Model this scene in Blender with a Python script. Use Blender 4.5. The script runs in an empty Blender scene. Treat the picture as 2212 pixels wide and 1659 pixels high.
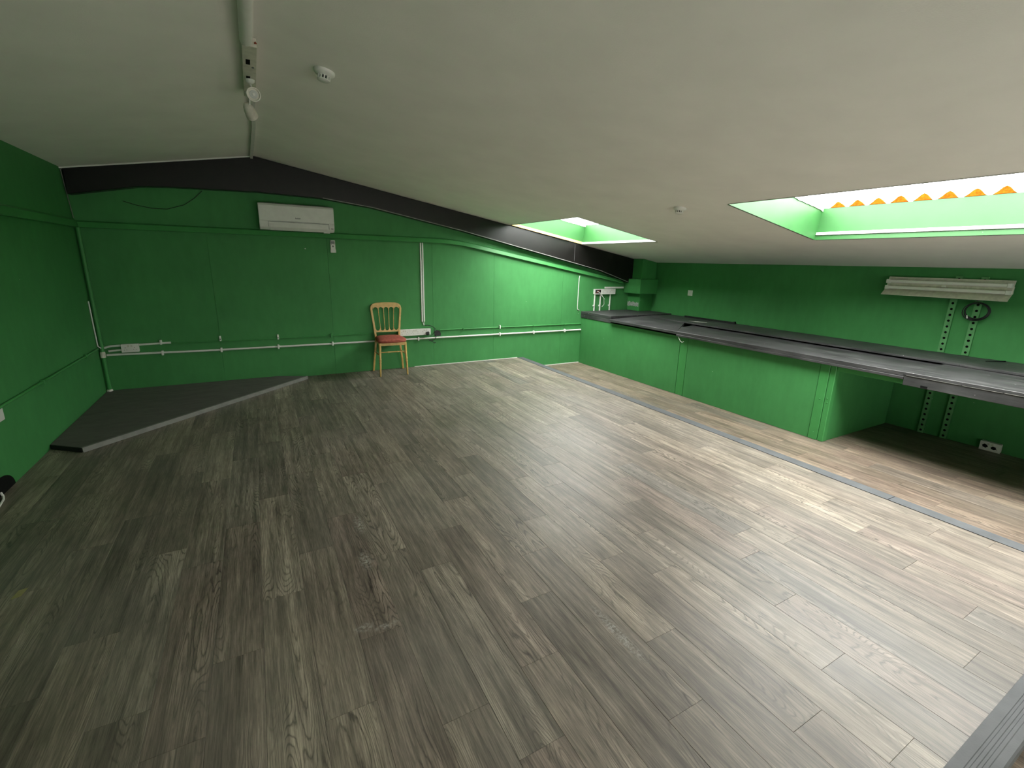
import bpy, bmesh, math, random
from mathutils import Vector, Matrix

random.seed(7)
C = bpy.context.scene.collection
SC = bpy.context.scene

# ------------------------------------------------------------------ camera
CAM = Vector((1.47350, -6.13882, 1.45))
YAW, PITCH, ROLL, FPX, PPX, PPY = 0.512048, -0.247159, 0.024799, 990.757, 7.232, -13.252
fw = Vector((math.sin(YAW) * math.cos(PITCH), math.cos(YAW) * math.cos(PITCH), math.sin(PITCH)))
rt = Vector((math.cos(YAW), -math.sin(YAW), 0))
up = rt.cross(fw)
c_, s_ = math.cos(ROLL), math.sin(ROLL)
rt2 = c_ * rt + s_ * up
up2 = -s_ * rt + c_ * up
cd = bpy.data.cameras.new('camera')
cam = bpy.data.objects.new('camera', cd)
C.objects.link(cam)
MW = Matrix.Identity(4)
for i in range(3):
    MW[i][0], MW[i][1], MW[i][2], MW[i][3] = rt2[i], up2[i], -fw[i], CAM[i]
cam.matrix_world = MW
cd.sensor_fit = 'HORIZONTAL'
cd.sensor_width = 36.0
cd.lens = FPX * 36.0 / 2212.0
cd.shift_x = -PPX / 2212.0
cd.shift_y = PPY / 2212.0
cd.clip_start = 0.02
SC.camera = cam

# ------------------------------------------------------------------ world, light, exposure
w = bpy.data.worlds.new('sky')
SC.world = w
w.use_nodes = True
wb = w.node_tree.nodes['Background']
wb.inputs[0].default_value = (1.0, 0.985, 0.955, 1)
wb.inputs[1].default_value = 6.0
SC.view_settings.view_transform = 'Standard'
SC.view_settings.look = 'None'
SC.view_settings.gamma = 1.0
SC.view_settings.use_curve_mapping = False
SC.view_settings.exposure = 1.95
cy = SC.cycles
cy.use_denoising = True
cy.max_bounces = 14
cy.diffuse_bounces = 10
cy.glossy_bounces = 4
cy.transparent_max_bounces = 12
cy.sample_clamp_indirect = 10.0
cy.caustics_reflective = False
cy.caustics_refractive = False

# ------------------------------------------------------------------ measures
XC, XR, XM = 6.141, 7.419, 1.582
ZR, ZL = 2.4834, 2.1982
MR = 0.16860
ML = (ZR - ZL) / XM
S = -0.174            # lower floor
XE, YE = 4.95, -5.86  # edges of the raised floor
YB = -9.2             # wall behind the camera
def zc(x):
    return ZR - MR * (x - XM) if x > XM else ZR - ML * (XM - x)
NR = Vector((MR, 0, 1)).normalized()
SKY = [(4.83, 6.11, -6.02, -3.565), (4.72, 5.98, -1.70, -0.135), (4.83, 6.11, -8.75, -7.05)]  # third one is unseen, added behind the camera for more light

for i, (x0, x1, y0, y1) in enumerate(SKY):       # portals guide daylight through the rooflights
    ld = bpy.data.lights.new('rooflight_portal', 'AREA')
    ld.shape = 'RECTANGLE'
    ld.size = (x1 - x0) * 1.02
    ld.size_y = (y1 - y0)
    ld.cycles.is_portal = True
    lo = bpy.data.objects.new('rooflight_portal', ld)
    C.objects.link(lo)
    xm = (x0 + x1) / 2
    lo.location = Vector((xm, (y0 + y1) / 2, zc(xm))) + NR * 0.42
    lo.rotation_euler = (0, math.atan(MR), 0)

ld = bpy.data.lights.new('window_portal', 'AREA'); ld.shape = 'RECTANGLE'; ld.size = 4.2; ld.size_y = 0.39; ld.cycles.is_portal = True  # portal of the added window behind the camera
lo = bpy.data.objects.new('window_portal', ld); C.objects.link(lo)
lo.location = (3.0, YB - .13, .245); lo.rotation_euler = (math.pi / 2, 0, 0)

# ------------------------------------------------------------------ mesh helpers
class MB:
    def __init__(s): s.v = []; s.f = []
    def add(s, vs, fs):
        n = len(s.v); s.v += [Vector(v) for v in vs]; s.f += [tuple(i + n for i in f) for f in fs]; return s
    def box(s, x0, x1, y0, y1, z0, z1):
        vs = [(x, y, z) for x in (x0, x1) for y in (y0, y1) for z in (z0, z1)]
        return s.add(vs, [(0, 1, 3, 2), (4, 6, 7, 5), (0, 4, 5, 1), (2, 3, 7, 6), (0, 2, 6, 4), (1, 5, 7, 3)])
    def hexa(s, b, t):       # bottom quad and top quad
        return s.add(list(b) + list(t), [(3, 2, 1, 0), (4, 5, 6, 7), (0, 1, 5, 4), (1, 2, 6, 5), (2, 3, 7, 6), (3, 0, 4, 7)])
    def prism(s, poly, d):   # polygon of 3-d points pushed along d
        n = len(poly); d = Vector(d); a = [Vector(p) for p in poly]
        fs = [tuple(range(n))[::-1], tuple(range(n, 2 * n))] + [(i, (i + 1) % n, (i + 1) % n + n, i + n) for i in range(n)]
        return s.add(a + [p + d for p in a], fs)
    def tube(s, pts, r, seg=10, cap=True):
        pts = [Vector(p) for p in pts]; n = len(pts); rs = r if isinstance(r, (list, tuple)) else [r] * n
        vs = []; t0 = (pts[1] - pts[0]).normalized()
        u = t0.orthogonal().normalized()
        for i, p in enumerate(pts):
            t = (pts[min(i + 1, n - 1)] - pts[max(i - 1, 0)]).normalized()
            u = (u - t * u.dot(t)).normalized(); w_ = t.cross(u)
            for k in range(seg):
                a = 2 * math.pi * k / seg
                vs.append(p + (u * math.cos(a) + w_ * math.sin(a)) * rs[i])
        fs = [(i * seg + k, i * seg + (k + 1) % seg, (i + 1) * seg + (k + 1) % seg, (i + 1) * seg + k) for i in range(n - 1) for k in range(seg)]
        if cap: fs += [tuple(range(seg))[::-1], tuple(range((n - 1) * seg, n * seg))]
        return s.add(vs, fs)
    def lathe(s, o, axis, prof, seg=20):   # prof: (distance along axis, radius)
        o = Vector(o); ax = Vector(axis).normalized()
        return s.tube([o + ax * h for h, r in prof], [max(r, 1e-4) for h, r in prof], seg) if False else s._lathe(o, ax, prof, seg)
    def _lathe(s, o, ax, prof, seg):
        u = ax.orthogonal().normalized(); w_ = ax.cross(u); vs = []
        for h, r in prof:
            for k in range(seg):
                a = 2 * math.pi * k / seg
                vs.append(o + ax * h + (u * math.cos(a) + w_ * math.sin(a)) * max(r, 1e-4))
        n = len(prof)
        fs = [(i * seg + k, i * seg + (k + 1) % seg, (i + 1) * seg + (k + 1) % seg, (i + 1) * seg + k) for i in range(n - 1) for k in range(seg)]
        fs += [tuple(range(seg))[::-1], tuple(range((n - 1) * seg, n * seg))]
        return s.add(vs, fs)
    def build(s, name, m, parent=None, local=False, bevel=0, smooth=False, seg=2):
        me = bpy.data.meshes.new(name)
        off = Vector((0, 0, 0))
        if parent is not None and not local:
            p = parent
            while p is not None: off = off + p.location; p = p.parent
        me.from_pydata([tuple(v - off) for v in s.v], [], s.f)
        bm = bmesh.new(); bm.from_mesh(me)
        bmesh.ops.recalc_face_normals(bm, faces=bm.faces)
        if bevel:
            es = [e for e in bm.edges if len(e.link_faces) == 2 and e.calc_face_angle(0) > 0.6]
            bmesh.ops.bevel(bm, geom=es, offset=bevel, segments=seg, profile=0.6, affect='EDGES', clamp_overlap=True)
        bm.to_mesh(me); bm.free()
        if smooth:
            for p in me.polygons: p.use_smooth = True
            try: me.set_sharp_from_angle(angle=math.radians(40))
            except Exception: pass
        if m: me.materials.append(m)
        o = bpy.data.objects.new(name, me); C.objects.link(o)
        if parent is not None: o.parent = parent
        return o

def tag(o, label=None, cat=None, group=None, kind=None):
    if label: o['label'] = label
    if cat: o['category'] = cat
    if group: o['group'] = group
    if kind: o['kind'] = kind
    return o
def thing(name, label, cat, loc, rz=0, group=None):
    o = bpy.data.objects.new(name, None); C.objects.link(o); o.empty_display_size = 0.1
    o.location = loc; o.rotation_euler = (0, 0, rz)
    return tag(o, label, cat, group)
def struct(o): o['kind'] = 'structure'; return o

# ------------------------------------------------------------------ materials
def newmat(name):
    m = bpy.data.materials.new(name); m.use_nodes = True
    nt = m.node_tree; return m, nt, nt.nodes['Principled BSDF']
def N(nt, t, **k):
    n = nt.nodes.new(t)
    for a, b in k.items(): setattr(n, a, b)
    return n
def mathn(nt, op, a, b=None, clamp=False):
    n = N(nt, 'ShaderNodeMath', operation=op); n.use_clamp = clamp
    for i, v in enumerate((a, b)):
        if v is None: continue
        if isinstance(v, (int, float)): n.inputs[i].default_value = v
        else: nt.links.new(v, n.inputs[i])
    return n.outputs[0]
def ramp(nt, fac, stops):
    r = N(nt, 'ShaderNodeValToRGB'); e = r.color_ramp.elements
    while len(e) < len(stops): e.new(0.5)
    for el, (p, c) in zip(e, stops):
        el.position = p; el.color = (c, c, c, 1) if isinstance(c, (int, float)) else (*c, 1)
    nt.links.new(fac, r.inputs[0]); return r.outputs[0]
def mixc(nt, fac, a, b, bt='MIX'):
    n = N(nt, 'ShaderNodeMix', data_type='RGBA', blend_type=bt)
    for idx, v in ((0, fac), (6, a), (7, b)):
        if isinstance(v, (int, float)): n.inputs[idx].default_value = v
        elif isinstance(v, tuple): n.inputs[idx].default_value = (*v, 1)
        else: nt.links.new(v, n.inputs[idx])
    return n.outputs[2]
def noise(nt, vec, scale, detail=4, rough=0.55, sc3=None):
    if sc3:
        mp = N(nt, 'ShaderNodeMapping'); mp.inputs['Scale'].default_value = sc3
        nt.links.new(vec, mp.inputs[0]); vec = mp.outputs[0]
    n = N(nt, 'ShaderNodeTexNoise'); n.inputs['Scale'].default_value = scale
    n.inputs['Detail'].default_value = detail; n.inputs['Roughness'].default_value = rough
    nt.links.new(vec, n.inputs['Vector']); return n.outputs['Fac']
def bump(nt, b, h, strength, dist=0.002):
    n = N(nt, 'ShaderNodeBump'); n.inputs['Strength'].default_value = strength; n.inputs['Distance'].default_value = dist
    nt.links.new(h, n.inputs['Height']); nt.links.new(n.outputs[0], b.inputs['Normal'])
def pos(nt): return N(nt, 'ShaderNodeNewGeometry').outputs['Position']

def plain(name, col, rough=0.5, spec=0.5, metal=0.0, var=0.12, vs=18, bm=0.15, chips=None, chip_t=0.74, chip_s=30):
    m, nt, b = newmat(name); p = pos(nt)
    n1 = noise(nt, p, vs, 5)
    f = ramp(nt, n1, [(0.3, 1 - var), (0.7, 1 + var)])
    col_s = mixc(nt, 1.0, tuple(col), f, 'MULTIPLY')
    if chips:
        ch = ramp(nt, noise(nt, p, chip_s, 3, 0.6), [(chip_t, 0.0), (chip_t + 0.012, 1.0)])
        col_s = mixc(nt, ch, col_s, tuple(chips))
    nt.links.new(col_s, b.inputs['Base Color'])
    b.inputs['Roughness'].default_value = rough; b.inputs['Specular IOR Level'].default_value = spec
    b.inputs['Metallic'].default_value = metal
    if bm: bump(nt, b, noise(nt, p, 160, 4), bm, 0.0015)
    return m

def wall_paint(name, col, rough=0.58):
    m, nt, b = newmat(name); p = pos(nt)
    big = ramp(nt, noise(nt, p, 1.3, 5, 0.6), [(0.3, 0.90), (0.7, 1.10)])
    mid = ramp(nt, noise(nt, p, 14, 4, 0.6, (1, 1, 0.35)), [(0.3, 0.94), (0.7, 1.05)])
    c = mixc(nt, 1.0, tuple(col), big, 'MULTIPLY'); c = mixc(nt, 1.0, c, mid, 'MULTIPLY')
    chip = ramp(nt, noise(nt, p, 19, 2, 0.5), [(0.795, 0.0), (0.80, 1.0)])
    c = mixc(nt, chip, c, (0.62, 0.66, 0.58))
    nt.links.new(c, b.inputs['Base Color'])
    b.inputs['Roughness'].default_value = rough; b.inputs['Specular IOR Level'].default_value = 0.22
    bump(nt, b, noise(nt, p, 220, 5, 0.6), 0.25, 0.0012)
    return m

GREEN = (0.058, 0.245, 0.074)
M = {}
M['green'] = wall_paint('green_wall_paint', GREEN)
M['green_trim'] = wall_paint('green_gloss_paint', (0.058, 0.265, 0.074), 0.38)
M['green_shaft'] = plain('green_reveal_paint', (0.024, 0.112, 0.026), 0.5, 0.4, var=0.08, vs=6, chips=(0.4, 0.45, 0.4), chip_t=0.76, chip_s=22)  # wall green darkened so the direct sky light doesn't blow it out
M['ceiling'] = plain('white_ceiling_paint', (0.88, 0.86, 0.81), 0.85, 0.2, var=0.035, vs=3.0, bm=0.35)
M['white'] = plain('white_plastic', (0.74, 0.74, 0.70), 0.4, 0.4, var=0.04, bm=0.0)
M['white_old'] = plain('aged_white_enamel', (0.62, 0.60, 0.52), 0.4, 0.4, var=0.14, vs=25, bm=0.05)
M['pale_floor'] = plain('pale_floor_covering', (0.42, 0.40, 0.37), 0.8, 0.2, var=0.05, vs=3)
M['green_upright'] = plain('chalky_green_paint', (0.105, 0.30, 0.115), 0.6, 0.3, var=0.15, vs=20)
M['beam'] = plain('black_gloss_paint', (0.005, 0.0045, 0.004), 0.34, 0.42, var=0.4, vs=9, chips=(0.5, 0.5, 0.48), chip_t=0.80, chip_s=34)
M['black'] = plain('black_plastic', (0.009, 0.009, 0.010), 0.5, 0.4, var=0.2, bm=0)
M['dark_hole'] = plain('dark_opening', (0.006, 0.006, 0.006), 0.9, 0.1, bm=0)
M['orange'] = plain('orange_foam', (0.34, 0.050, 0.002), 0.9, 0.05, var=0.45, vs=60)
M['bare_timber'] = plain('pale_bare_timber', (0.80, 0.50, 0.16), 0.7, 0.3, var=0.12, vs=14)
M['rough_white'] = plain('rough_white_render', (0.78, 0.75, 0.70), 0.8, 0.2, var=0.3, vs=50)
M['nosing'] = plain('grey_rubber_nosing', (0.080, 0.085, 0.090), 0.6, 0.4, var=0.18, vs=8, bm=0.3)
M['ramp_edge'] = plain('dull_metal_strip', (0.20, 0.20, 0.185), 0.5, 0.5, 0.2, var=0.12)
M['subfloor'] = plain('dark_subfloor', (0.07, 0.062, 0.054), 0.8, 0.2)
M['cable_white'] = plain('white_cable', (0.72, 0.72, 0.68), 0.45, 0.4, var=0.05, bm=0)
M['grey_plastic'] = plain('grey_plastic', (0.16, 0.17, 0.165), 0.4, 0.4, bm=0)
M['tube_glass'] = plain('fluorescent_tube_glass', (0.80, 0.79, 0.74), 0.15, 0.6, var=0.02, bm=0)
M['gold'] = plain('gold_painted_beech', (0.62, 0.40, 0.13), 0.36, 0.5, 0.0, var=0.16, vs=22, bm=0.05)
M['fabric'] = plain('rust_red_velvet', (0.42, 0.115, 0.085), 0.85, 0.2, var=0.25, vs=35, bm=0.5)
M['plaster'] = plain('grey_filler_patch', (0.34, 0.37, 0.33), 0.8, 0.2, var=0.3, vs=40)
M['paper'] = plain('yellowed_paper', (0.30, 0.27, 0.13), 0.8, 0.2)
M['copper'] = plain('brown_red_wire', (0.30, 0.05, 0.02), 0.5, 0.4, bm=0)
M['lamp_face'] = plain('lamp_reflector', (0.55, 0.56, 0.54), 0.5, 0.3, 0.0, bm=0)
M['lamp_dark'] = plain('lamp_inner_ring', (0.12, 0.12, 0.12), 0.5, 0.3, bm=0)

def worktop_mat():
    m, nt, b = newmat('scuffed_black_worktop'); p = pos(nt)
    st = noise(nt, p, 1, 6, 0.65, (22, 2.6, 22))
    c = ramp(nt, st, [(0.25, (0.020, 0.021, 0.022)), (0.55, (0.052, 0.052, 0.053)), (0.85, (0.12, 0.118, 0.115))])
    big = ramp(nt, noise(nt, p, 3.2, 4), [(0.35, 0.7), (0.7, 1.35)])
    c = mixc(nt, 1.0, c, big, 'MULTIPLY')
    ch = ramp(nt, noise(nt, p, 36, 2, 0.5), [(0.765, 0.0), (0.775, 1.0)])
    c = mixc(nt, ch, c, (0.55, 0.55, 0.52))
    nt.links.new(c, b.inputs['Base Color'])
    b.inputs['Roughness'].default_value = 0.48; b.inputs['Specular IOR Level'].default_value = 0.45
    bump(nt, b, st, 0.2, 0.002); return m
M['worktop'] = worktop_mat()

def vinyl_mat(name, bright=1.0):
    m, nt, b = newmat(name)
    tc = N(nt, 'ShaderNodeTexCoord').outputs['Object']; oi = N(nt, 'ShaderNodeObjectInfo').outputs['Random']
    cb = N(nt, 'ShaderNodeCombineXYZ')
    nt.links.new(mathn(nt, 'MULTIPLY', oi, 31.0), cb.inputs[0]); nt.links.new(mathn(nt, 'MULTIPLY', oi, 173.0), cb.inputs[1])
    nt.links.new(mathn(nt, 'MULTIPLY', oi, 57.0), cb.inputs[2])
    va = N(nt, 'ShaderNodeVectorMath', operation='ADD'); nt.links.new(tc, va.inputs[0]); nt.links.new(cb.outputs[0], va.inputs[1])
    v = va.outputs[0]
    fine = noise(nt, v, 1, 7, 0.7, (230, 9, 1))
    streak = noise(nt, v, 1, 5, 0.6, (34, 1.6, 1))
    cloud = noise(nt, v, 1, 5, 0.6, (7, 4, 1))
    hs = noise(nt, v, 1, 1.5, 0.45, (7.5, 0.75, 1))
    wob = noise(nt, v, 1, 3, 0.6, (40, 12, 1))
    ph = mathn(nt, 'ADD', mathn(nt, 'MULTIPLY', hs, 165.0), mathn(nt, 'MULTIPLY', wob, 3.2))
    ln = mathn(nt, 'POWER', mathn(nt, 'ABSOLUTE', mathn(nt, 'SINE', ph)), 0.8)
    msk = ramp(nt, noise(nt, v, 1, 2, 0.5, (9, 1.1, 1)), [(0.46, 0.0), (0.62, 1.0)])
    base = ramp(nt, oi, [(0.0, (0.122, 0.104, 0.084)), (0.35, (0.168, 0.143, 0.114)), (0.62, (0.152, 0.122, 0.100)), (0.85, (0.200, 0.170, 0.134)), (1.0, (0.118, 0.106, 0.092))])
    c = mixc(nt, 1.0, base, ramp(nt, streak, [(0.28, 0.50), (0.5, 1.0), (0.72, 1.55)]), 'MULTIPLY')
    c = mixc(nt, 1.0, c, ramp(nt, fine, [(0.28, 0.42), (0.5, 1.0), (0.72, 1.65)]), 'MULTIPLY')
    c = mixc(nt, 1.0, c, ramp(nt, cloud, [(0.3, 0.82), (0.7, 1.2)]), 'MULTIPLY')
    gl = mixc(nt, 1.0, c, ramp(nt, ln, [(0.1, 0.50), (0.7, 1.35)]), 'MULTIPLY')
    c = mixc(nt, msk, c, gl)
    p = pos(nt)
    dust = ramp(nt, noise(nt, p, 1.1, 6, 0.62), [(0.45, 0.0), (0.75, 0.22)])
    c = mixc(nt, dust, c, (0.30, 0.29, 0.26))
    sc = ramp(nt, noise(nt, p, 9, 8, 0.75), [(0.70, 0.0), (0.80, 0.30)])
    c = mixc(nt, sc, c, (0.40, 0.40, 0.37))
    for sx, sy, rx, ry in ((1.80, -4.53, .075, .02), (1.72, -4.50, .05, .03), (1.85, -3.72, .035, .12), (1.815, -4.06, .04, .10), (2.62, -5.0, .03, .2)):
        vd = N(nt, 'ShaderNodeVectorMath', operation='SUBTRACT'); nt.links.new(p, vd.inputs[0]); vd.inputs[1].default_value = (sx, sy, 0)
        vm = N(nt, 'ShaderNodeVectorMath', operation='MULTIPLY'); nt.links.new(vd.outputs[0], vm.inputs[0]); vm.inputs[1].default_value = (1 / rx, 1 / ry, 0)
        vl = N(nt, 'ShaderNodeVectorMath', operation='LENGTH'); nt.links.new(vm.outputs[0], vl.inputs[0])
        k1 = ramp(nt, vl.outputs['Value'], [(0.2, 0.8), (1.0, 0.0)])
        k2 = ramp(nt, noise(nt, p, 70, 5, 0.7), [(0.45, 0.0), (0.62, 1.0)])
        c = mixc(nt, mathn(nt, 'MULTIPLY', k1, k2), c, (0.42, 0.42, 0.38))
    if bright != 1.0: c = mixc(nt, 1.0, c, (bright * 0.90, bright * 0.83, bright * 0.77), 'MULTIPLY')
    nt.links.new(c, b.inputs['Base Color'])
    r = ramp(nt, noise(nt, p, 2.2, 5, 0.6), [(0.3, 0.40), (0.7, 0.52)]); nt.links.new(r, b.inputs['Roughness'])
    b.inputs['Specular IOR Level'].default_value = 0.55
    bump(nt, b, fine, 0.16, 0.001); return m
M['vinyl'] = vinyl_mat('grey_oak_vinyl')
M['vinyl_low'] = vinyl_mat('brown_oak_vinyl', 1.05)

def felt_mat():
    m, nt, b = newmat('dark_grey_board'); p = pos(nt)
    c = ramp(nt, noise(nt, p, 1, 6, 0.7, (5, 14, 5)), [(0.3, (0.085, 0.080, 0.072)), (0.7, (0.135, 0.127, 0.115))])
    nt.links.new(c, b.inputs['Base Color']); b.inputs['Roughness'].default_value = 0.7
    bump(nt, b, noise(nt, p, 120, 5), 0.4, 0.002); return m
M['board'] = felt_mat()

def pane_mat():
    m, nt, b = newmat('clear_corrugated_sheet')
    tr = N(nt, 'ShaderNodeBsdfTransparent'); tr.inputs[0].default_value = (0.96, 0.98, 0.98, 1)
    mx = N(nt, 'ShaderNodeMixShader'); mx.inputs[0].default_value = 0.12
    b.inputs['Base Color'].default_value = (0.9, 0.92, 0.92, 1); b.inputs['Roughness'].default_value = 0.2
    b.inputs['Transmission Weight'].default_value = 0.8; b.inputs['IOR'].default_value = 1.1
    nt.links.new(tr.outputs[0], mx.inputs[1]); nt.links.new(b.outputs[0], mx.inputs[2])
    nt.links.new(mx.outputs[0], nt.nodes['Material Output'].inputs[0]); return m
M['pane'] = pane_mat()

# ================================================================== STRUCTURE
# raised floor with its printed planks
PW, PL = 0.165, 0.98
def plank_mesh(w_, l_, m):
    key = (round(w_, 3), round(l_, 3), m.name)
    if key in plank_mesh.c: return plank_mesh.c[key]
    g = 0.0003; x, y = w_ / 2 - g, l_ / 2 - g; b_ = 0.0006; t = 0.0
    mb = MB(); mb.add([(-x, -y, -.006), (x, -y, -.006), (x, y, -.006), (-x, y, -.006), (-x, -y, -b_), (x, -y, -b_), (x, y, -b_), (-x, y, -b_),
                       (-x + b_, -y + b_, t), (x - b_, -y + b_, t), (x - b_, y - b_, t), (-x + b_, y - b_, t)],
                      [(0, 1, 5, 4), (1, 2, 6, 5), (2, 3, 7, 6), (3, 0, 4, 7), (4, 5, 9, 8), (5, 6, 10, 9), (6, 7, 11, 10), (7, 4, 8, 11), (8, 9, 10, 11)])
    me = bpy.data.meshes.new('plank'); me.from_pydata([tuple(v) for v in mb.v], [], mb.f); me.materials.append(m)
    plank_mesh.c[key] = me; return me
plank_mesh.c = {}
def lay(parent, m, xs, phases, y_hi, y_lo, z, x_clip=None):
    n = 0
    for k, x0 in enumerate(xs[:-1]):
        x1 = xs[k + 1]; ph = phases[k % len(phases)]
        hi, lo = (y_hi(x0, x1), y_lo(x0, x1)) if callable(y_hi) else (y_hi, y_lo)
        cuts = [-hi]; d = ph
        while d < -lo - 0.03:
            if d > -hi + 0.03: cuts.append(d)
            d += PL
        cuts.append(-lo)
        for a, b_ in zip(cuts[:-1], cuts[1:]):
            if b_ - a < 0.02: continue
            o = bpy.data.objects.new('plank', plank_mesh(x1 - x0, b_ - a, m)); C.objects.link(o)
            o.parent = parent; o.location = ((x0 + x1) / 2, -(a + b_) / 2, z + random.uniform(-0.0003, 0.0002)); n += 1
    return n
floor = struct(MB().box(0, XE, YE, 0, S, -0.006).build('floor', M['subfloor']))
PH = [.27, .95, .68, .391, .16, .613, .802, .505, .23, .924, .64, .13, .34, .06, .75, .462, .19, .68, .875, .59, .305, .02, .84, .04, .735, .451, .165, .869, .375, .58]
xs = [0.0] + [0.045 + PW * (k + 1) for k in range(29)] + [XE]
lay(floor, M['vinyl'], xs, PH, 0.0, YE, 0.0)
floor_low = struct(MB().box(0, XR, YB, 0, S - 0.1, S - 0.006).build('floor', M['subfloor']))
xl = [XE + 0.0] + [5.07 + PW * j for j in range(15)]
xl = [x for x in xl if x < XR] + [XR]
PHL = [.7, .45, .3, .60, .124, .82, .535, .235, .0, .44, .75, .15, .5, .9, .3]
def yh(x0, x1): return 0.0 if x1 <= XC + 0.03 else -3.96
lay(floor_low, M['vinyl_low'], xl, PHL, lambda a, b: yh(a, b), None, S) if False else None
for k, x0 in enumerate(xl[:-1]):
    lay(floor_low, M['vinyl_low'], [x0, xl[k + 1]], [PHL[k % len(PHL)]], 0.0 if xl[k + 1] <= XC + 0.1 else -3.85, -7.3, S)
xf = [2.13 + PW * j for j in range(18)]
xf = [x for x in xf if x < XE - 0.02] + [XE]
for k, x0 in enumerate(xf[:-1]):
    lay(floor_low, M['vinyl_low'], [x0, xf[k + 1]], [(PH[(k + 13) % 30] + .31) % PL], YE, -7.3, S)

struct(MB().box(0.002, XR - .002, YB + .002, -6.45, S + .0008, S + .004).build('floor', M['pale_floor']))  # unseen pale sheet added to bounce light up to the ceiling

# nosings at the step edges
def nosing_y(x0, y0, y1):
    mb = MB(); mb.prism([(x0, y0, 0.0035), (x0 + 0.10, y0, 0.001), (x0 + 0.108, y0, -0.006), (x0 + 0.108, y0, -0.045), (x0 + 0.10, y0, -0.045), (x0 + 0.098, y0, -0.008), (x0, y0, -0.0005)], (0, y1 - y0, 0))
    return mb
struct(nosing_y(XE, -4.96, -0.002).build('trim_1', M['nosing']))
struct(nosing_y(XE, YE - 0.08, -4.964).build('trim_2', M['nosing']))
mb = MB(); prof = []
g = [0.0, .028, .030, .036, .038, .046, .048, .054, .056, .064, .066, .072, .085]
zt = [.0035, .0035, .0015, .0015, .0035, .0035, .0015, .0015, .0035, .0035, .0015, .0015, .001]
poly = [(0, YE - a * 1.02, z) for a, z in zip(g, zt)] + [(0, YE - .092, -.006), (0, YE - .092, -.045), (0, YE - .085, -.045), (0, YE - .083, -.009), (0, YE, -.001)]
mb.prism(poly, (XE, 0, 0)); struct(mb.build('trim_3', M['nosing']))
# riser below the nosings
struct(MB().box(XE, XE + 0.075, YE, -0.001, S, -0.007).box(0, XE + 0.075, YE - 0.075, YE, S, -0.007).build('trim_4', M['board']))

# walls
def wallpoly(pts, d, name, m): return struct(MB().prism(pts, d).build(name, m))
ZT = 0.012
wallpoly([(0, 0, S - .1), (XR, 0, S - .1), (XR, 0, zc(XR) + .02), (XM, 0, ZR + .02), (0, 0, ZL + .02)], (0, 0.12, 0), 'wall_back', M['green'])
wb_ = bpy.data.objects['wall_back']
# unseen wall behind the camera, made white to bounce light, with an added window
WX0, WX1, WZ0, WZ1 = 0.9, 5.1, 0.05, 0.44
mb = MB()
for poly in ([(0, S - .1), (WX0, S - .1), (WX0, zc(WX0) + .02), (0, ZL + .02)],
             [(WX1, S - .1), (XR, S - .1), (XR, zc(XR) + .02), (WX1, zc(WX1) + .02)],
             [(WX0, S - .1), (WX1, S - .1), (WX1, WZ0), (WX0, WZ0)],
             [(WX0, WZ1), (WX1, WZ1), (WX1, zc(WX1) + .02), (XM, ZR + .02), (WX0, zc(WX0) + .02)]):
    mb.prism([(x, YB, z) for x, z in poly], (0, -0.12, 0))
struct(mb.build('wall_front', M['ceiling']))
wf = bpy.data.objects.new('window_4', None); C.objects.link(wf); wf.location = (3.0, YB, .27); struct(wf)  # unseen low window, added to get light onto the ceiling
for k in range(4):
    xx = WX0 + (WX1 - WX0 - .06) * k / 3
    MB().box(xx, xx + .06, YB - .09, YB - .03, WZ0 + .0605, WZ1 - .0605).build('mullion', M['white'], wf)
MB().box(WX0, WX1, YB - .09, YB - .03, WZ0, WZ0 + .06).build('frame_rail', M['white'], wf)
MB().box(WX0, WX1, YB - .09, YB - .03, WZ1 - .06, WZ1).build('frame_rail', M['white'], wf)
MB().box(WX0 + .06, WX1 - .06, YB - .064, YB - .058, WZ0 + .06, WZ1 - .06).build('pane', M['pane'], wf)
struct(MB().box(-.12, 0, YB, 0.12, S - .1, ZL + .01).build('wall_left', M['green']))
struct(MB().box(XR, XR + .12, YB, 0.12, S - .1, zc(XR) + .01).build('wall_right', M['green']))
# unseen slab added outside, keeping light from above out of that window
struct(MB().box(-1.5, 9, YB - 5.5, YB - .121, .48, .54).build('canopy', M['subfloor']))
# cladding panels of the back wall below the rail (joints 1.22 m apart)
def rail_z(x): return 1.675 if x < 3.9 else 1.675 - 0.1745 * (x - 3.9)
jx = [0.0, 1.06, 2.27, 3.585, 4.52, 5.74, XR]
for a, b_ in zip(jx[:-1], jx[1:]):
    a2, b2 = a + 0.0006, b_ - 0.0006
    zb = 0.0005 if b_ < XE else S + 0.001
    if a < XE < b_: # panel crosses the step
        pts = [(a2, 0, .0005), (XE + .05, 0, .0005), (XE + .05, 0, S), (b2, 0, S), (b2, 0, rail_z(b2)), (a2, 0, rail_z(a2))]
        pts = [(a2, 0, .0005), (XE + .11, 0, .0005), (XE + .11, 0, S + .001), (b2, 0, S + .001), (b2, 0, rail_z(b2)), (a2, 0, rail_z(a2))]
    else:
        z0 = .0005 if b_ < XE else S + .001
        pts = [(a2, 0, z0), (b2, 0, z0), (b2, 0, rail_z(b2))]
        if a < 3.9 < b_: pts.append((3.9, 0, 1.675))
        pts.append((a2, 0, rail_z(a2)))
    MB().prism(pts, (0, -0.010, 0)).build('wall_panel', M['green'], wb_, bevel=0.0012, seg=1)
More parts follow.
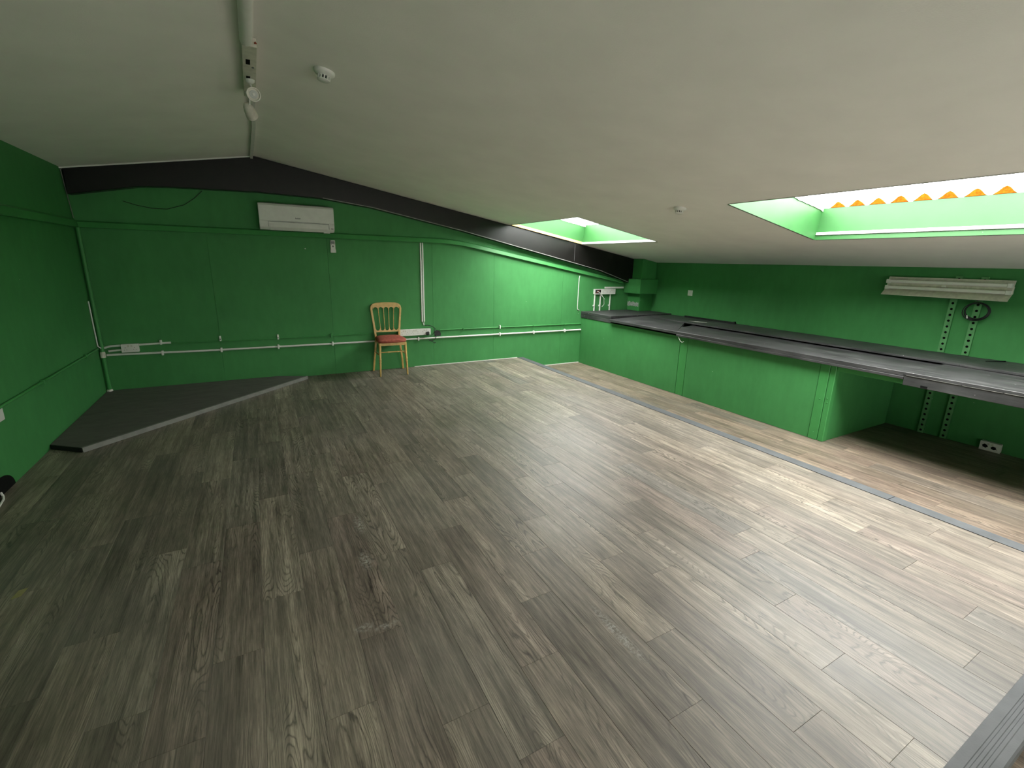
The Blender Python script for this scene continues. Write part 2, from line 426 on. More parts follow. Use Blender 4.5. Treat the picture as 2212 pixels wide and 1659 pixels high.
# ceiling with rooflight openings
def ceiling():
    mb = MB()
    ys = sorted({YB, 0.0, *[v for s in SKY for v in (s[2], s[3])]})
    for ya, yb in zip(ys[:-1], ys[1:]):
        hole = [s for s in SKY if s[2] <= ya and s[3] >= yb]
        spans = [(XM, XR)] if not hole else [(XM, hole[0][0]), (hole[0][1], XR)]
        for xa, xb in spans:
            mb.add([(xa, ya, zc(xa)), (xb, ya, zc(xb)), (xb, yb, zc(xb)), (xa, yb, zc(xa))], [(0, 1, 2, 3)])
    mb.add([(0, YB, ZL), (XM, YB, ZR), (XM, 0, ZR), (0, 0, ZL)], [(0, 1, 2, 3)])
    o = mb.build('ceiling', M['ceiling'])
    return struct(o)
ceiling()

# rooflights
def rooflight(i, sk):
    x0, x1, y0, y1 = sk; H = 0.285; T = 0.02
    w_ = MB()
    root = bpy.data.objects.new('window_%d' % i, None); C.objects.link(root); root.empty_display_size = .1
    root.location = ((x0 + x1) / 2, (y0 + y1) / 2, zc((x0 + x1) / 2)); struct(root)
    P = lambda x, y, h: Vector((x, y, zc(x))) + NR * h
    def slab(a, b, d, nm, m, h0=0.0, h1=H):   # reveal board between ceiling points a, b, thickness vector d
        A, B = Vector(a), Vector(b); d = Vector(d)
        q = [P(A.x, A.y, h0), P(B.x, B.y, h0), P(B.x, B.y, h1), P(A.x, A.y, h1)]
        return MB().prism(q, d).build(nm, m, root)
    xd = Vector((1, 0, -MR)).normalized()
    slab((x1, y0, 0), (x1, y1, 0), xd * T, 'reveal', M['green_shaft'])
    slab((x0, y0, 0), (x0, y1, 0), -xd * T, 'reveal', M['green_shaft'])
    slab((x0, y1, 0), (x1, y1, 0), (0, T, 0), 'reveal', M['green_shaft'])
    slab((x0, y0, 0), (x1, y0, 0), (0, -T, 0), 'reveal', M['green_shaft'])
    # white edging strip a little above the ceiling on the eaves side
    hb, ht = (.040, .066) if i != 2 else (0.0, .030)
    q = [P(x1, y0 + .002, hb), P(x1, y1 - .002, hb), P(x1, y1 - .002, ht), P(x1, y0 + .002, ht)]
    MB().prism(q, -xd * 0.012).build('edge_strip', M['white'], root, bevel=.002, seg=1)
    if i == 2:
        q = [P(x0, y1, 0.0), P(x1, y1, 0.0), P(x1, y1, .035), P(x0, y1, .035)]
        MB().prism(q, (0, -0.012, 0)).build('timber_lip', M['bare_timber'], root)
    # rough head of the end reveals
    for ye, s_ in ((y1, -1), (y0, 1)):
        mb = MB(); n = 26; vs = []; fs = []
        for k in range(n + 1):
            x = x0 + (x1 - x0) * k / n; r_ = random.uniform(0, .012)
            for h, dy in ((H - .018 - r_, 0), (H - .02 - r_, .008 * s_), (H + .03 + r_, .01 * s_), (H + .03 + r_, -.03 * s_)):
                vs.append(P(x, ye + dy, h))
        for k in range(n):
            for j in range(4): fs.append((k * 4 + j, k * 4 + (j + 1) % 4, (k + 1) * 4 + (j + 1) % 4, (k + 1) * 4 + j))
        fs += [(0, 1, 2, 3), (n * 4 + 3, n * 4 + 2, n * 4 + 1, n * 4)]
        mb.add(vs, fs).build('render_edge', M['rough_white'], root)
    # foam fillers under the crests
    pitch = 0.1563; yb0 = -3.690 if i == 1 else y1 - 0.05
    k = 0
    while True:
        yc = yb0 - pitch * k + 0.0
        if yc - .07 < y0: break
        a, hh = .063, .054
        prof = [(-a, 0), (-a * .62, hh * .36), (-a * .30, hh * .82), (0, hh), (a * .30, hh * .82), (a * .62, hh * .36), (a, 0)]
        q = [P(x1 - .004, yc + u, H + .001 + h) for u, h in prof]
        MB().prism(q, xd * 0.045).build('foam_filler', M['orange'] if i != 2 else M['grey_plastic'], root); k += 1
    # corrugated sheet: crests run down the slope
    mb = MB(); ny = int((y1 - y0 + .3) / (pitch / 8)); vs = []
    for j in range(ny + 1):
        y = y1 + .14 - j * pitch / 8; ph = (y - yb0) / pitch * 2 * math.pi
        h = H + .006 + .029 * (1 + math.cos(ph))
        for xx in (x0 - .12, x1 + .12): vs.append(Vector((xx, y, zc(xx))) + NR * h)
    mb.add(vs, [(2 * j, 2 * j + 1, 2 * j + 3, 2 * j + 2) for j in range(ny)]).build('pane', M['pane'], root, smooth=True)
    # lap of two sheets
    if i == 1:
        y = -4.36
        MB().box(0, 0, 0, 0, 0, 0)
        q = [P(x0 - .1, y, H + .066), P(x1 + .1, y, H + .066), P(x1 + .1, y - .007, H + .066), P(x0 - .1, y - .007, H + .066)]
        MB().prism(q, NR * .004).build('sheet_lap', M['grey_plastic'], root)
    return root
for i, sk in enumerate(SKY): rooflight(i + 1, sk)

# black haunched roof beam against the gable
bt = lambda x: zc(x) - 0.004
front = [(0.02, bt(.02)), (XM, bt(XM)), (7.10, bt(7.10)), (7.10, 1.19), (6.44, 1.362), (4.03, 1.838), (2.835, 2.048), (2.35, 2.105), (XM, 2.125), (.80, 2.105), (.50, 2.085), (0.02, 1.965)]
front = [(0.02, bt(.02)), (XM, bt(XM)), (7.10, bt(7.10)), (7.10, 1.135), (6.40, 1.345), (4.0, 1.836), (2.82, 2.045), (2.25, 2.108), (XM, 2.122), (.80, 2.100), (.55, 2.080), (0.02, 1.965)]
rb = MB().prism([(x, 0, z) for x, z in front], (0, -0.115, 0)).build('roof_beam', M['beam'], bevel=.004, seg=1)
tag(rb, kind='structure')
mbp = MB()
for (xa, za), (xb, zb2) in zip(front[3:7], front[4:8]):
    mbp.hexa([(xa, -.1185, za + .001), (xb, -.1185, zb2 + .001), (xb, -.1155, zb2 + .001), (xa, -.1155, za + .001)], [(xa, -.1185, za + .010), (xb, -.1185, zb2 + .010), (xb, -.1155, zb2 + .010), (xa, -.1155, za + .010)])
mbp.build('paint_edge', M['ramp_edge'], rb)
MB().box(5.86, 5.863, -.1162, -.115, 1.49, zc(5.86) - .01).build('joint_line', M['lamp_dark'], rb)

# wall rail of the back wall (chamfered board), then along the left wall
def rail_profile(x, z, dz=0):
    return [Vector((x, 0, z)), Vector((x, -.052, z)), Vector((x, -.056, z + .004)), Vector((x, -.044, z + .052)), Vector((x, -.010, z + .066)), Vector((x, 0, z + .066))]
xs_ = [0.0, 1.0, 2.0, 3.0, 3.6, 3.75, 3.85, 3.95, 4.05, 4.2, 5.0, 6.0, 6.95]
def zrail(x):
    if x < 3.6: return 1.673
    if x < 4.2: t = (x - 3.6) / .6; return 1.673 - .1745 * .6 * t * t / 2 * 1.0
    return 1.673 - .1745 * .3 - .1745 * (x - 4.2)
mb = MB(); vs = []; 
for x in xs_: vs += rail_profile(x, zrail(x))
fs = [(i * 6 + j, i * 6 + (j + 1) % 6, (i + 1) * 6 + (j + 1) % 6, (i + 1) * 6 + j) for i in range(len(xs_) - 1) for j in range(6)]
fs += [tuple(range(6)), tuple(range((len(xs_) - 1) * 6, len(xs_) * 6))]
struct(mb.add(vs, fs).build('trim_5', M['green_trim']))
mb = MB(); pr = [(0, 1.675), (.036, 1.675), (.040, 1.68), (.030, 1.735), (.008, 1.752), (0, 1.752)]
struct(mb.prism([(x, YB, z) for x, z in pr], (0, -YB - .046, 0)).build('trim_6', M['green_trim']))
# beads
struct(MB().prism([(0.0, -.001, zc(0) - .002), (XM, -.001, ZR - .002), (XM, -.001, ZR - .014), (0, -.001, zc(0) - .014)], (0, -0.128, 0)).build('trim_7', M['white']))
struct(MB().box(3.30, XE - .01, -.014, -.0102, 0.0008, .009).box(XE + .115, XC - .005, -.016, -.0102, S + .001, S + .013).build('baseboard_back', M['white']))
struct(MB().tube([(.008, -.125, 2.185), (.010, -.03, 1.76)], .004, 6).build('trim_8', M['ramp_edge']))

# column in the far right corner
col = struct(MB().box(7.10, XR, -.335, 0, 1.20, zc(7.1) - .002).build('column', M['green_trim'], bevel=.004, seg=1))
MB().box(7.02, XR, -.40, 0, .985, 1.225).build('capital_box', M['green_trim'], col, bevel=.006, seg=1)
MB().box(7.13, XR, -.30, 0, .69, .985).build('shaft', M['green_trim'], col, bevel=.004, seg=1)
mb = MB(); pts = []
for k in range(14): pts.append((7.129, -.012 - .268 * k / 13, .83 + random.uniform(-.012, .016)))
for k in range(14): pts.append((7.129, -.28 + .268 * k / 13, .765 + random.uniform(-.006, .006)))
mb.prism(pts, (-.002, 0, 0)).build('filler_patch', M['plaster'], col)

# ================================================================== COUNTER
cn = thing('counter_base', 'low green panelled counter front under the black worktop on the right', 'counter', (XC, -2, S))
ZU = 0.585
for ya, yb in ((-0.012, -2.103), (-2.232, -3.812)):
    MB().box(XC, XC + .018, yb, ya, S + .0005, ZU).build('panel', M['green'], cn, bevel=.002, seg=1)
MB().box(XC + .003, XC + .021, -2.227, -2.108, S + .0005, ZU).build('batten', M['green_trim'], cn, bevel=.002, seg=1)
MB().box(XC - .006, XC + .018, -3.90, -3.815, S + .0005, ZU).build('batten', M['green_trim'], cn, bevel=.003, seg=1)
MB().box(XC - .003, XC + .060, -3.955, -3.903, S + .0005, ZU).build('corner_post', M['green_trim'], cn, bevel=.004, seg=1)
MB().box(XC + .062, XR - .03, -3.950, -3.935, S + .0005, ZU).build('end_panel', M['green'], cn, bevel=.002, seg=1)
MB().box(XC + .0, XC + .03, -7.0, -3.958, .535, ZU).build('support_rail', M['green_trim'], cn, bevel=.003, seg=1)
mb = MB()
for y, z in ((-3.86, .24), (-3.925, .26), (-3.93, .22), (-3.86, -.10)): mb.lathe((XC - .004, y, z), (-1, 0, 0), [(0, .006), (.004, .006), (.006, .003)], 8)
mb.build('screw', M['green_trim'], cn)

wt = thing('worktop', 'long scuffed black worktop of overlapping boards along the right wall', 'worktop', (6.7, -2.5, .6))
MB().box(6.13, XR - .003, -.76, -.012, .650, .690).build('board', M['worktop'], wt, bevel=.002, seg=1)
MB().box(6.132, 6.16, -.76, -.012, .588, .649).build('fascia', M['worktop'], wt, bevel=.002, seg=1)
MB().box(6.82, XR - .003, -4.60, -.763, .656, .674).build('board', M['worktop'], wt, bevel=.002, seg=1)
MB().box(6.81, XR - .003, -7.2, -4.603, .656, .677).build('board', M['worktop'], wt, bevel=.002, seg=1)
MB().hexa([(6.085, -2.08, .612), (6.817, -1.56, .625), (6.817, -.763, .636), (6.085, -.763, .612)], [(6.085, -2.08, .646), (6.817, -1.56, .660), (6.817, -.763, .672), (6.085, -.763, .646)]).build('board', M['worktop'], wt, bevel=.002, seg=1)
MB().hexa([(6.080, -4.49, .612), (6.52, -4.49, .612), (6.52, -1.774, .612), (6.080, -2.086, .612)], [(6.080, -4.49, .650), (6.52, -4.49, .650), (6.52, -1.774, .650), (6.080, -2.086, .650)]).build('board', M['worktop'], wt, bevel=.003, seg=1)
MB().hexa([(6.523, -4.49, .600), (7.40, -4.49, .600), (7.40, -1.535, .600), (6.523, -1.772, .600)], [(6.523, -4.49, .640), (7.40, -4.49, .640), (7.40, -1.535, .640), (6.523, -1.772, .640)]).build('board', M['worktop'], wt, bevel=.003, seg=1)
MB().box(6.078, 6.10, -4.49, -2.083, .588, .6115).build('fascia', M['worktop'], wt, bevel=.002, seg=1)
MB().box(6.062, 7.40, -7.2, -4.493, .628, .6535).build('board', M['worktop'], wt, bevel=.003, seg=1)
fb = MB().box(6.066, 6.095, -7.2, -4.495, .545, .6265).build('fascia', M['worktop'], wt, bevel=.003, seg=1)
MB().box(6.0645, 6.0665, -4.66, -4.615, .549, .567).build('notch', M['dark_hole'], fb)
mb = MB().box(6.0605, 6.0625, -4.85, -4.51, .6265, .6300); mb.box(6.0605, 6.0635, -5.08, -4.86, .6255, .6285).box(6.0605, 6.0635, -5.9, -5.09, .6262, .6300)
mb.build('worn_edge', M['ramp_edge'], wt)

# ================================================================== THINGS
# --- chair
def chair(loc, rz):
    t = thing('banquet_chair', 'gold spindle-back banquet chair with rust red seat against the green back wall', 'chair', loc, rz)
    # seat cushion: rounded superellipse pad
    mb = MB(); n = 28; rings = [(.0, .93), (.012, 1.0), (.030, 1.0), (.045, .93), (.053, .78), (.057, .45), (.058, .1)]
    vs = []
    for h, s_ in rings:
        for k in range(n):
            a = 2 * math.pi * k / n; cx, sx = math.cos(a), math.sin(a)
            e = 0.42
            px = math.copysign(abs(cx) ** e, cx) * .192 * s_; py = math.copysign(abs(sx) ** e, sx) * .188 * s_
            px *= 1.0 - .16 * (py / .19 + 1) / 2 if py > -.19 else 1
            vs.append((px, py - .005, .425 + h))
    fs = [(i * n + k, i * n + (k + 1) % n, (i + 1) * n + (k + 1) % n, (i + 1) * n + k) for i in range(len(rings) - 1) for k in range(n)]
    fs += [tuple(range(n))[::-1], tuple(range((len(rings) - 1) * n, len(rings) * n))]
    mb.add(vs, fs).build('seat', M['fabric'], t, local=True, smooth=True)
    sf = MB()
    sf.hexa([(-.168, -.172, .388), (.168, -.172, .388), (.168, -.150, .388), (-.168, -.150, .388)], [(-.168, -.172, .424), (.168, -.172, .424), (.168, -.150, .424), (-.168, -.150, .424)])
    sf.hexa([(-.145, .135, .388), (.145, .135, .388), (.145, .155, .388), (-.145, .155, .388)], [(-.145, .135, .424), (.145, .135, .424), (.145, .155, .424), (-.145, .155, .424)])
    for s_ in (-1, 1):
        a = (s_ * .170, -.165); b_ = (s_ * .147, .150); w_ = -s_ * .02
        sf.hexa([(a[0], a[1], .388), (b_[0], b_[1], .388), (b_[0] + w_, b_[1], .388), (a[0] + w_, a[1], .388)], [(a[0], a[1], .424), (b_[0], b_[1], .424), (b_[0] + w_, b_[1], .424), (a[0] + w_, a[1], .424)])
    sf.build('seat_frame', M['gold'], t, local=True, bevel=.003)
    prof = [(0, .0095), (.04, .0110), (.15, .0135), (.175, .0135), (.180, .0165), (.186, .0165), (.190, .0135), (.205, .0135), (.210, .0165), (.216, .0165), (.220, .0140), (.30, .0150), (.39, .0165), (.424, .0175)]
    for s_ in (-1, 1):
        p0 = Vector((s_ * .172, -.180, 0)); p1 = Vector((s_ * .158, -.155, .424)); L_ = (p1 - p0).length
        MB().lathe(p0, p1 - p0, [(h * L_ / .424, r) for h, r in prof], 14).build('leg', M['gold'], t, local=True, smooth=True)
    # rear legs run up into the back posts: separate legs below, posts above
    for s_ in (-1, 1):
        pts = [(s_ * .196, .172, 0), (s_ * .182, .150, .15), (s_ * .165, .140, .30), (s_ * .152, .142, .425)]
        mb = MB()
        for (xa, ya, za), (xb, yb, zb) in zip(pts[:-1], pts[1:]):
            wa = .0125
            mb.hexa([(xa - wa, ya - wa, za), (xa + wa, ya - wa, za), (xa + wa, ya + wa, za), (xa - wa, ya + wa, za)], [(xb - wa, yb - wa, zb), (xb + wa, yb - wa, zb), (xb + wa, yb + wa, zb), (xb - wa, yb + wa, zb)])
        mb.build('leg', M['gold'], t, local=True, bevel=.003, seg=1)
    # back: posts and top rail as one bent frame
    def yb_(z): return .142 + (z - .425) * .085
    path = []
    L2 = [(-.150, .425), (-.158, .52), (-.170, .65), (-.184, .78), (-.188, .82), (-.182, .852), (-.160, .874), (-.12, .884), (0, .890)]
    full = L2 + [(-x, z) for x, z in L2[::-1][1:]]
    mb = MB(); vs = []
    for i, (x, z) in enumerate(full):
        a = full[max(i - 1, 0)]; b_ = full[min(i + 1, len(full) - 1)]
        tx, tz = b_[0] - a[0], b_[1] - a[1]; l_ = math.hypot(tx, tz); nx, nz = -tz / l_, tx / l_
        ho, hi = .012, .014
        if abs(x) < .17 and z > .85: hi = .030
        for d, dy in ((ho, -.011), (ho, .011), (-hi, .011), (-hi, -.011)):
            zz = z + nz * d; vs.append((x + nx * d, yb_(zz) + dy, zz))
    m_ = len(full)
    fs = [(i * 4 + j, i * 4 + (j + 1) % 4, (i + 1) * 4 + (j + 1) % 4, (i + 1) * 4 + j) for i in range(m_ - 1) for j in range(4)] + [(0, 1, 2, 3), ((m_ - 1) * 4 + 3, (m_ - 1) * 4 + 2, (m_ - 1) * 4 + 1, (m_ - 1) * 4)]
    mb.add(vs, fs).build('back_frame', M['gold'], t, local=True, bevel=.004)
    # scalloped rails: arches between spindles
    def scallop(z0, sign, wd, nm):
        mb = MB(); n = 50; vs = []
        for k in range(n + 1):
            u = -1 + 2 * k / n; x = u * wd
            ph = abs(math.sin((u + 1) / 2 * math.pi * 5)) ** .8
            zi = z0 - sign * (.028 * (1 - ph))
            zo = z0 + sign * .020
            lo_, hi_ = (min(zi, zo), max(zi, zo))
            for zz, dy in ((lo_, -.009), (lo_, .009), (hi_, .009), (hi_, -.009)): vs.append((x, yb_(zz) + dy, zz))
        fs = [(i * 4 + j, i * 4 + (j + 1) % 4, (i + 1) * 4 + (j + 1) % 4, (i + 1) * 4 + j) for i in range(n) for j in range(4)] + [(0, 1, 2, 3), (n * 4 + 3, n * 4 + 2, n * 4 + 1, n * 4)]
        mb.add(vs, fs).build(nm, M['gold'], t, local=True)
    scallop(.842, 1, .168, 'top_rail'); scallop(.538, -1, .148, 'lower_rail')
    for k in (-1.5, -.5, .5, 1.5):
        p1 = Vector((k * .0665, yb_(.825), .825)); p0 = Vector((k * .056, yb_(.555), .555)); L_ = (p1 - p0).length
        pr = [(0, .007), (.03, .0045), (.05, .004), (.052, .006), (.058, .006), (.06, .004), (.135, .0055), (.21, .004), (.212, .006), (.218, .006), (.22, .004), (.24, .0045), (L_, .008)]
        MB().lathe(p0, p1 - p0, pr, 10).build('spindle', M['gold'], t, local=True, smooth=True)
    def st(a, b_):
        a, b_ = Vector(a), Vector(b_); L_ = (b_ - a).length
        MB().lathe(a, b_ - a, [(0, .0055), (L_ * .28, .007), (L_ * .29, .009), (L_ * .32, .009), (L_ * .33, .007), (L_ * .67, .007), (L_ * .68, .009), (L_ * .71, .009), (L_ * .72, .007), (L_, .0055)], 10).build('stretcher', M['gold'], t, local=True, smooth=True)
    st((-.150, -.160, .305), (.150, -.160, .305))
    st((-.162, -.160, .265), (-.170, .136, .265)); st((.162, -.160, .265), (.170, .136, .265))
    return t
chair((2.925, -.215, 0.0003), -0.04)

# --- air conditioner
ac = thing('air_conditioner', 'white wall-mounted air conditioner below the black beam on the back wall', 'air conditioner', (1.955, 0, 1.72))
x0, x1 = 1.575, 2.345
pr = [(0, 1.735), (-.150, 1.735), (-.182, 1.760), (-.193, 1.80), (-.195, 1.99), (-.185, 2.005), (-.16, 2.012), (0, 2.015)]
MB().prism([(x0, y, z) for y, z in pr], (x1 - x0, 0, 0)).build('casing', M['white'], ac, bevel=.006)
MB().prism([(x0 + .004, -.1955, 1.826), (x0 + .004, -.1965, 1.992), (x0 + .004, -.203, 1.988), (x0 + .004, -.203, 1.830)], (x1 - x0 - .008, 0, 0)).build('front_panel', M['white'], ac, bevel=.002)
fl = MB().prism([(x0 + .10, -.158, 1.734), (x0 + .10, -.196, 1.800), (x0 + .10, -.2005, 1.812), (x0 + .10, -.2005, 1.800), (x0 + .10, -.190, 1.762), (x0 + .10, -.160, 1.730)], (x1 - x0 - .17, 0, 0)).build('louvre', M['white'], ac, bevel=.001, seg=1)
mb = MB().box(x0 + .085, x0 + .088, -.1965, -.19, 1.765, 1.822).box(x1 - .062, x1 - .059, -.1965, -.19, 1.765, 1.822).box(x0 + .088, x1 - .062, -.1975, -.19, 1.818, 1.822)
mb.build('panel_gap', M['grey_plastic'], ac)
mb = MB()
for k in range(7): mb.box(1.935 + k * .0075, 1.940 + k * .0075, -.2038, -.2029, 1.858, 1.868 if k % 3 else 1.872)
mb.build('badge', M['grey_plastic'], ac)
mb = MB()
for k in range(14): mb.box(x0 + .03 + k * .051, x0 + .072 + k * .051, -.15, -.03, 2.0145, 2.0175)
mb.build('intake_grille', M['grey_plastic'], ac)
MB().box(2.225, 2.295, -.17, -.13, 1.722, 1.7345).build('drain_tab', M['white'], ac, bevel=.003)
MB().box(2.305, 2.330, -.1945, -.185, 1.768, 1.776).build('indicator', M['grey_plastic'], ac)

# --- remote control
rc = thing('remote_control', 'white remote control held on the back wall below the air conditioner', 'remote', (2.335, -.010, 1.51))
MB().box(2.307, 2.363, -.030, -.0105, 1.512, 1.652).build('body', M['white'], rc, bevel=.006)
MB().box(2.313, 2.357, -.0315, -.0295, 1.610, 1.642).build('screen', M['grey_plastic'], rc)
MB().lathe((2.335, -.0298, 1.582), (0, -1, 0), [(0, .010), (.002, .010), (.003, .008)], 14).build('button', M['grey_plastic'], rc)
for dx in (-.014, .014): MB().lathe((2.335 + dx, -.0298, 1.602), (0, -1, 0), [(0, .004), (.002, .004)], 8).build('button', M['grey_plastic'], rc)
MB().box(2.303, 2.367, -.034, -.0102, 1.508, 1.545).build('holder', M['white'], rc, bevel=.003)

# --- sockets
def socket(name, label, x0, z0, wd=.146, ht=.086, y=-.010, dp=.038, group=None, open_=False, cat='socket'):
    t = thing(name, label, cat, (x0 + wd / 2, y, z0), 0, group)
    MB().box(x0 + .002, x0 + wd - .002, y - dp, y - .0002, z0 + .002, z0 + ht - .002).build('back_box', M['white'], t, bevel=.003, seg=1)
    if open_:
        f = MB()
        f.box(x0, x0 + wd, y - dp - .008, y - dp - .0002, z0, z0 + .012).box(x0, x0 + wd, y - dp - .008, y - dp - .0002, z0 + ht - .012, z0 + ht)
        f.box(x0, x0 + .012, y - dp - .008, y - dp - .0002, z0 + .0122, z0 + ht - .0122).box(x0 + wd - .012, x0 + wd, y - dp - .008, y - dp - .0002, z0 + .0122, z0 + ht - .0122)
        f.build('frame', M['white'], t)
        MB().box(x0 + .013, x0 + wd - .013, y - dp - .002, y - dp - .0003, z0 + .013, z0 + ht - .013).build('inside', M['black'], t)
        return t
    MB().box(x0, x0 + wd, y - dp - .009, y - dp - .0002, z0, z0 + ht).build('face_plate', M['white'], t, bevel=.002)
    yf = y - dp - .0094
    mb = MB()
    for sx in (.034, wd - .034):
        mb.box(x0 + sx - .002, x0 + sx + .002, yf - .0002, yf + .001, z0 + .044, z0 + .053)
        mb.box(x0 + sx - .014, x0 + sx - .008, yf - .0002, yf + .001, z0 + .024, z0 + .028)
        mb.box(x0 + sx + .008, x0 + sx + .014, yf - .0002, yf + .001, z0 + .024, z0 + .028)
    mb.build('pin_holes', M['black'], t)
    for sx in (wd / 2 - .014, wd / 2 + .014):
        MB().box(x0 + sx - .007, x0 + sx + .007, yf - .003, yf, z0 + .056, z0 + .076).build('switch', M['white_old'], t, bevel=.001, seg=1)
    return t
socket('double_socket', 'white double socket between white conduits at the left corner', .185, .437)
for k, (lb) in enumerate(('leftmost double socket of the row of three beside the chair', 'middle double socket of the row of three beside the chair', 'rightmost double socket of the row of three beside the chair, black plug in it')):
    socket('double_socket', lb, 3.090 + k * .1465, .447, group='double sockets in the row beside the chair')
socket('double_socket', 'left one of the two white double sockets above the worktop', 6.505, .965)
socket('double_socket', 'right one of the two white double sockets above the worktop', 6.652, .965)
ob = socket('open_socket_box', 'socket box without its plate, loose wires hanging out, above the worktop', 6.357, .965, open_=True, cat='socket box')
MB().tube([(6.41, -.06, 1.02), (6.44, -.075, 1.00), (6.47, -.085, .955), (6.56, -.075, .885)], .004, 8).build('wire', M['cable_white'], ob, smooth=True)
MB().tube([(6.40, -.055, 1.01), (6.46, -.085, .99), (6.53, -.09, .90), (6.55, -.08, .80), (6.52, -.06, .755)], .0035, 8).build('wire', M['cable_white'], ob, smooth=True)
MB().tube([(6.39, -.052, .985), (6.43, -.07, 1.02), (6.46, -.055, 1.03)], .004, 8).build('wire', M['copper'], ob, smooth=True)
socket('double_socket', 'old grimy double socket low on the right wall under the worktop', 0, 0)
s_low = [o for o in C.objects if o.get('label', '').startswith('old grimy')][0]
for ch in s_low.children:
    ch.data.transform(Matrix.Translation((-.073, 0, 0)))
    ch.location = Vector((.073, 0, 0))
    ch.location = (0, 0, 0); ch.data.transform(Matrix.Translation((.073, 0, 0)))
s_low.location = (XR, -4.80, -.17); s_low.rotation_euler = (math.radians(4), 0, -math.pi / 2)
# on the side wall the box sits flush: sink most of its depth
s_low.location.x = XR - .0003 + .010 * 0
for ch in s_low.children:
    if ch.name.startswith('pin_holes'): ch.scale = (1, 1, 1)
for blob in ([(-.055, .05), (-.040, .064), (-.022, .058), (-.012, .040), (-.030, .026), (-.050, .034)], [(.006, .040), (.018, .056), (.034, .052), (.048, .034), (.028, .022), (.010, .028)]):
    MB().prism([(x, -.0495, z) for x, z in blob], (0, .0012, 0)).build('broken_opening', M['dark_hole'], s_low, local=True)
sw = thing('blank_plate', 'small white blank plate on the right wall above the worktop', 'wall plate', (XR, -1.093, 1.005))
MB().box(XR - .011, XR - .0003, -1.136, -1.050, 1.005, 1.088).build('plate', M['white'], sw, bevel=.003)
MB().box(XR - .0125, XR - .011, -1.098, -1.088, 1.04, 1.052).build('screw_cover', M['white_old'], sw)
sl = thing('wall_socket', 'white socket plate at the left picture edge on the left wall', 'socket', (0, -2.27, .415))
MB().box(.0003, .012, -2.36, -2.20, .415, .495).build('plate', M['white'], sl, bevel=.003)
MB().box(.0122, .014, -2.30, -2.28, .45, .47).build('switch', M['white_old'], sl)

# --- conduits with clips
def clip(x, z, r, parent, m, y=-.010, h=.036):
    mb = MB().box(x - .010, x + .010, y - .034, y - .0002, z - h * .62, z + h * .62)
    return mb.build('clip', m, parent, bevel=.005)
def conduit(label, pts, r, m, clips=(), name='conduit', cmat=None, hh=.040):
    lo = Vector(pts[0]); t = thing(name, label, 'conduit', lo)
    MB().tube(pts, r, 12).build('pipe', m, t, smooth=True)
    for cx_, cz_ in clips: clip(cx_, cz_, r, t, cmat or m, h=hh)
    return t
YP = -.026
conduit('long white conduit running low across the whole back wall', [(.055, YP, .416), (.9, YP, .402), (2.2, YP, .396), (4, YP, .394), (6.135, YP, .386)], .0115, M['white'],
        [(.52, .405), (1.06, .401), (1.64, .399), (2.25, .397), (3.36, .394), (4.62, .391), (5.216, .389), (5.807, .387)])
conduit('thin green-painted pipe above the long white conduit', [(.62, -.020, .502), (1.6, -.020, .497), (3.05, -.020, .500)], .007, M['green_trim'], [(2.24, .499)], name='painted_pipe')
g2 = conduit('thin green-painted pipe right of the row of three sockets', [(3.68, -.020, .500), (4.9, -.020, .492), (6.135, -.020, .486)], .008, M['green_trim'], [(4.03, .498), (5.21, .49), (5.80, .488)], name='painted_pipe', hh=.02)
for x, z, lb in ((1.062, .531, 'empty white pipe clip left of the middle, above the white conduit'), (1.645, .514, 'empty white pipe clip nearer the chair, above the white conduit'), (4.618, .500, 'white pipe clip on the green pipe right of the sockets')):
    t = thing('pipe_clip', lb, 'pipe clip', (x, -.010, z - .03))
    if x > 4: MB().box(x - .008, x + .008, -.046, -.0305, z - .026, z + .026).box(x - .008, x + .008, -.030, -.0102, z + .012, z + .026).build('bracket', M['white'], t, bevel=.004)
    else:
        MB().box(x - .010, x + .010, -.030, -.0102, z - .030, z + .030).build('bracket', M['white'], t, bevel=.006)
        MB().box(x - .005, x + .005, -.0315, -.0302, z - .012, z - .002).build('slot', M['dark_hole'], t)
conduit('short white conduit from the left corner socket ending at a clip', [(.333, YP, .507), (.605, YP, .512)], .011, M['white'], [(.520, .522)])
conduit('upper short white conduit between the left corner and its socket', [(.045, YP, .492), (.10, YP, .506), (.184, YP, .508)], .011, M['white'])
conduit('lower short white conduit between the left corner and its socket', [(.075, YP, .455), (.184, YP, .462)], .011, M['white'])
tw = thing('twin_trunking', 'pair of thin white cable trunkings running down the back wall to the sockets', 'trunking', (3.44, -.01, .60))
for dx in (-.014, .014): MB().box(3.440 + dx - .009, 3.440 + dx + .009, -.022, -.0102, .625, 1.668).build('trunking_strip', M['white'], tw, bevel=.002, seg=1)
MB().tube([(3.432, -.018, .625), (3.445, -.018, .575)], .004, 6).tube([(3.452, -.018, .625), (3.450, -.018, .575)], .004, 6).build('cable_tail', M['cable_white'], tw)
vc = conduit('slim white cable bending at the worktop end on the back wall', [(6.062, -.017, 1.262), (6.050, -.017, 1.22), (6.047, -.017, .76), (6.052, -.017, .725), (6.085, -.017, .705)], .0065, M['cable_white'], name='cable')
vc['category'] = 'cable'
for k, x in enumerate((6.385, 6.505, 6.715)):
    conduit(['leftmost', 'middle', 'rightmost'][k] + ' of three short upright white conduits standing on the worktop', [(x, YP, .692), (x, YP, .963)], .012, M['white'], [(x - .014, .775)], hh=.020)
ht = thing('cable_trunking', 'short horizontal white trunking above the sockets in the right corner', 'trunking', (6.78, -.01, 1.06))
MB().box(6.590, 6.995, -.034, -.0102, 1.058, 1.086).build('trunking_strip', M['white'], ht, bevel=.003)
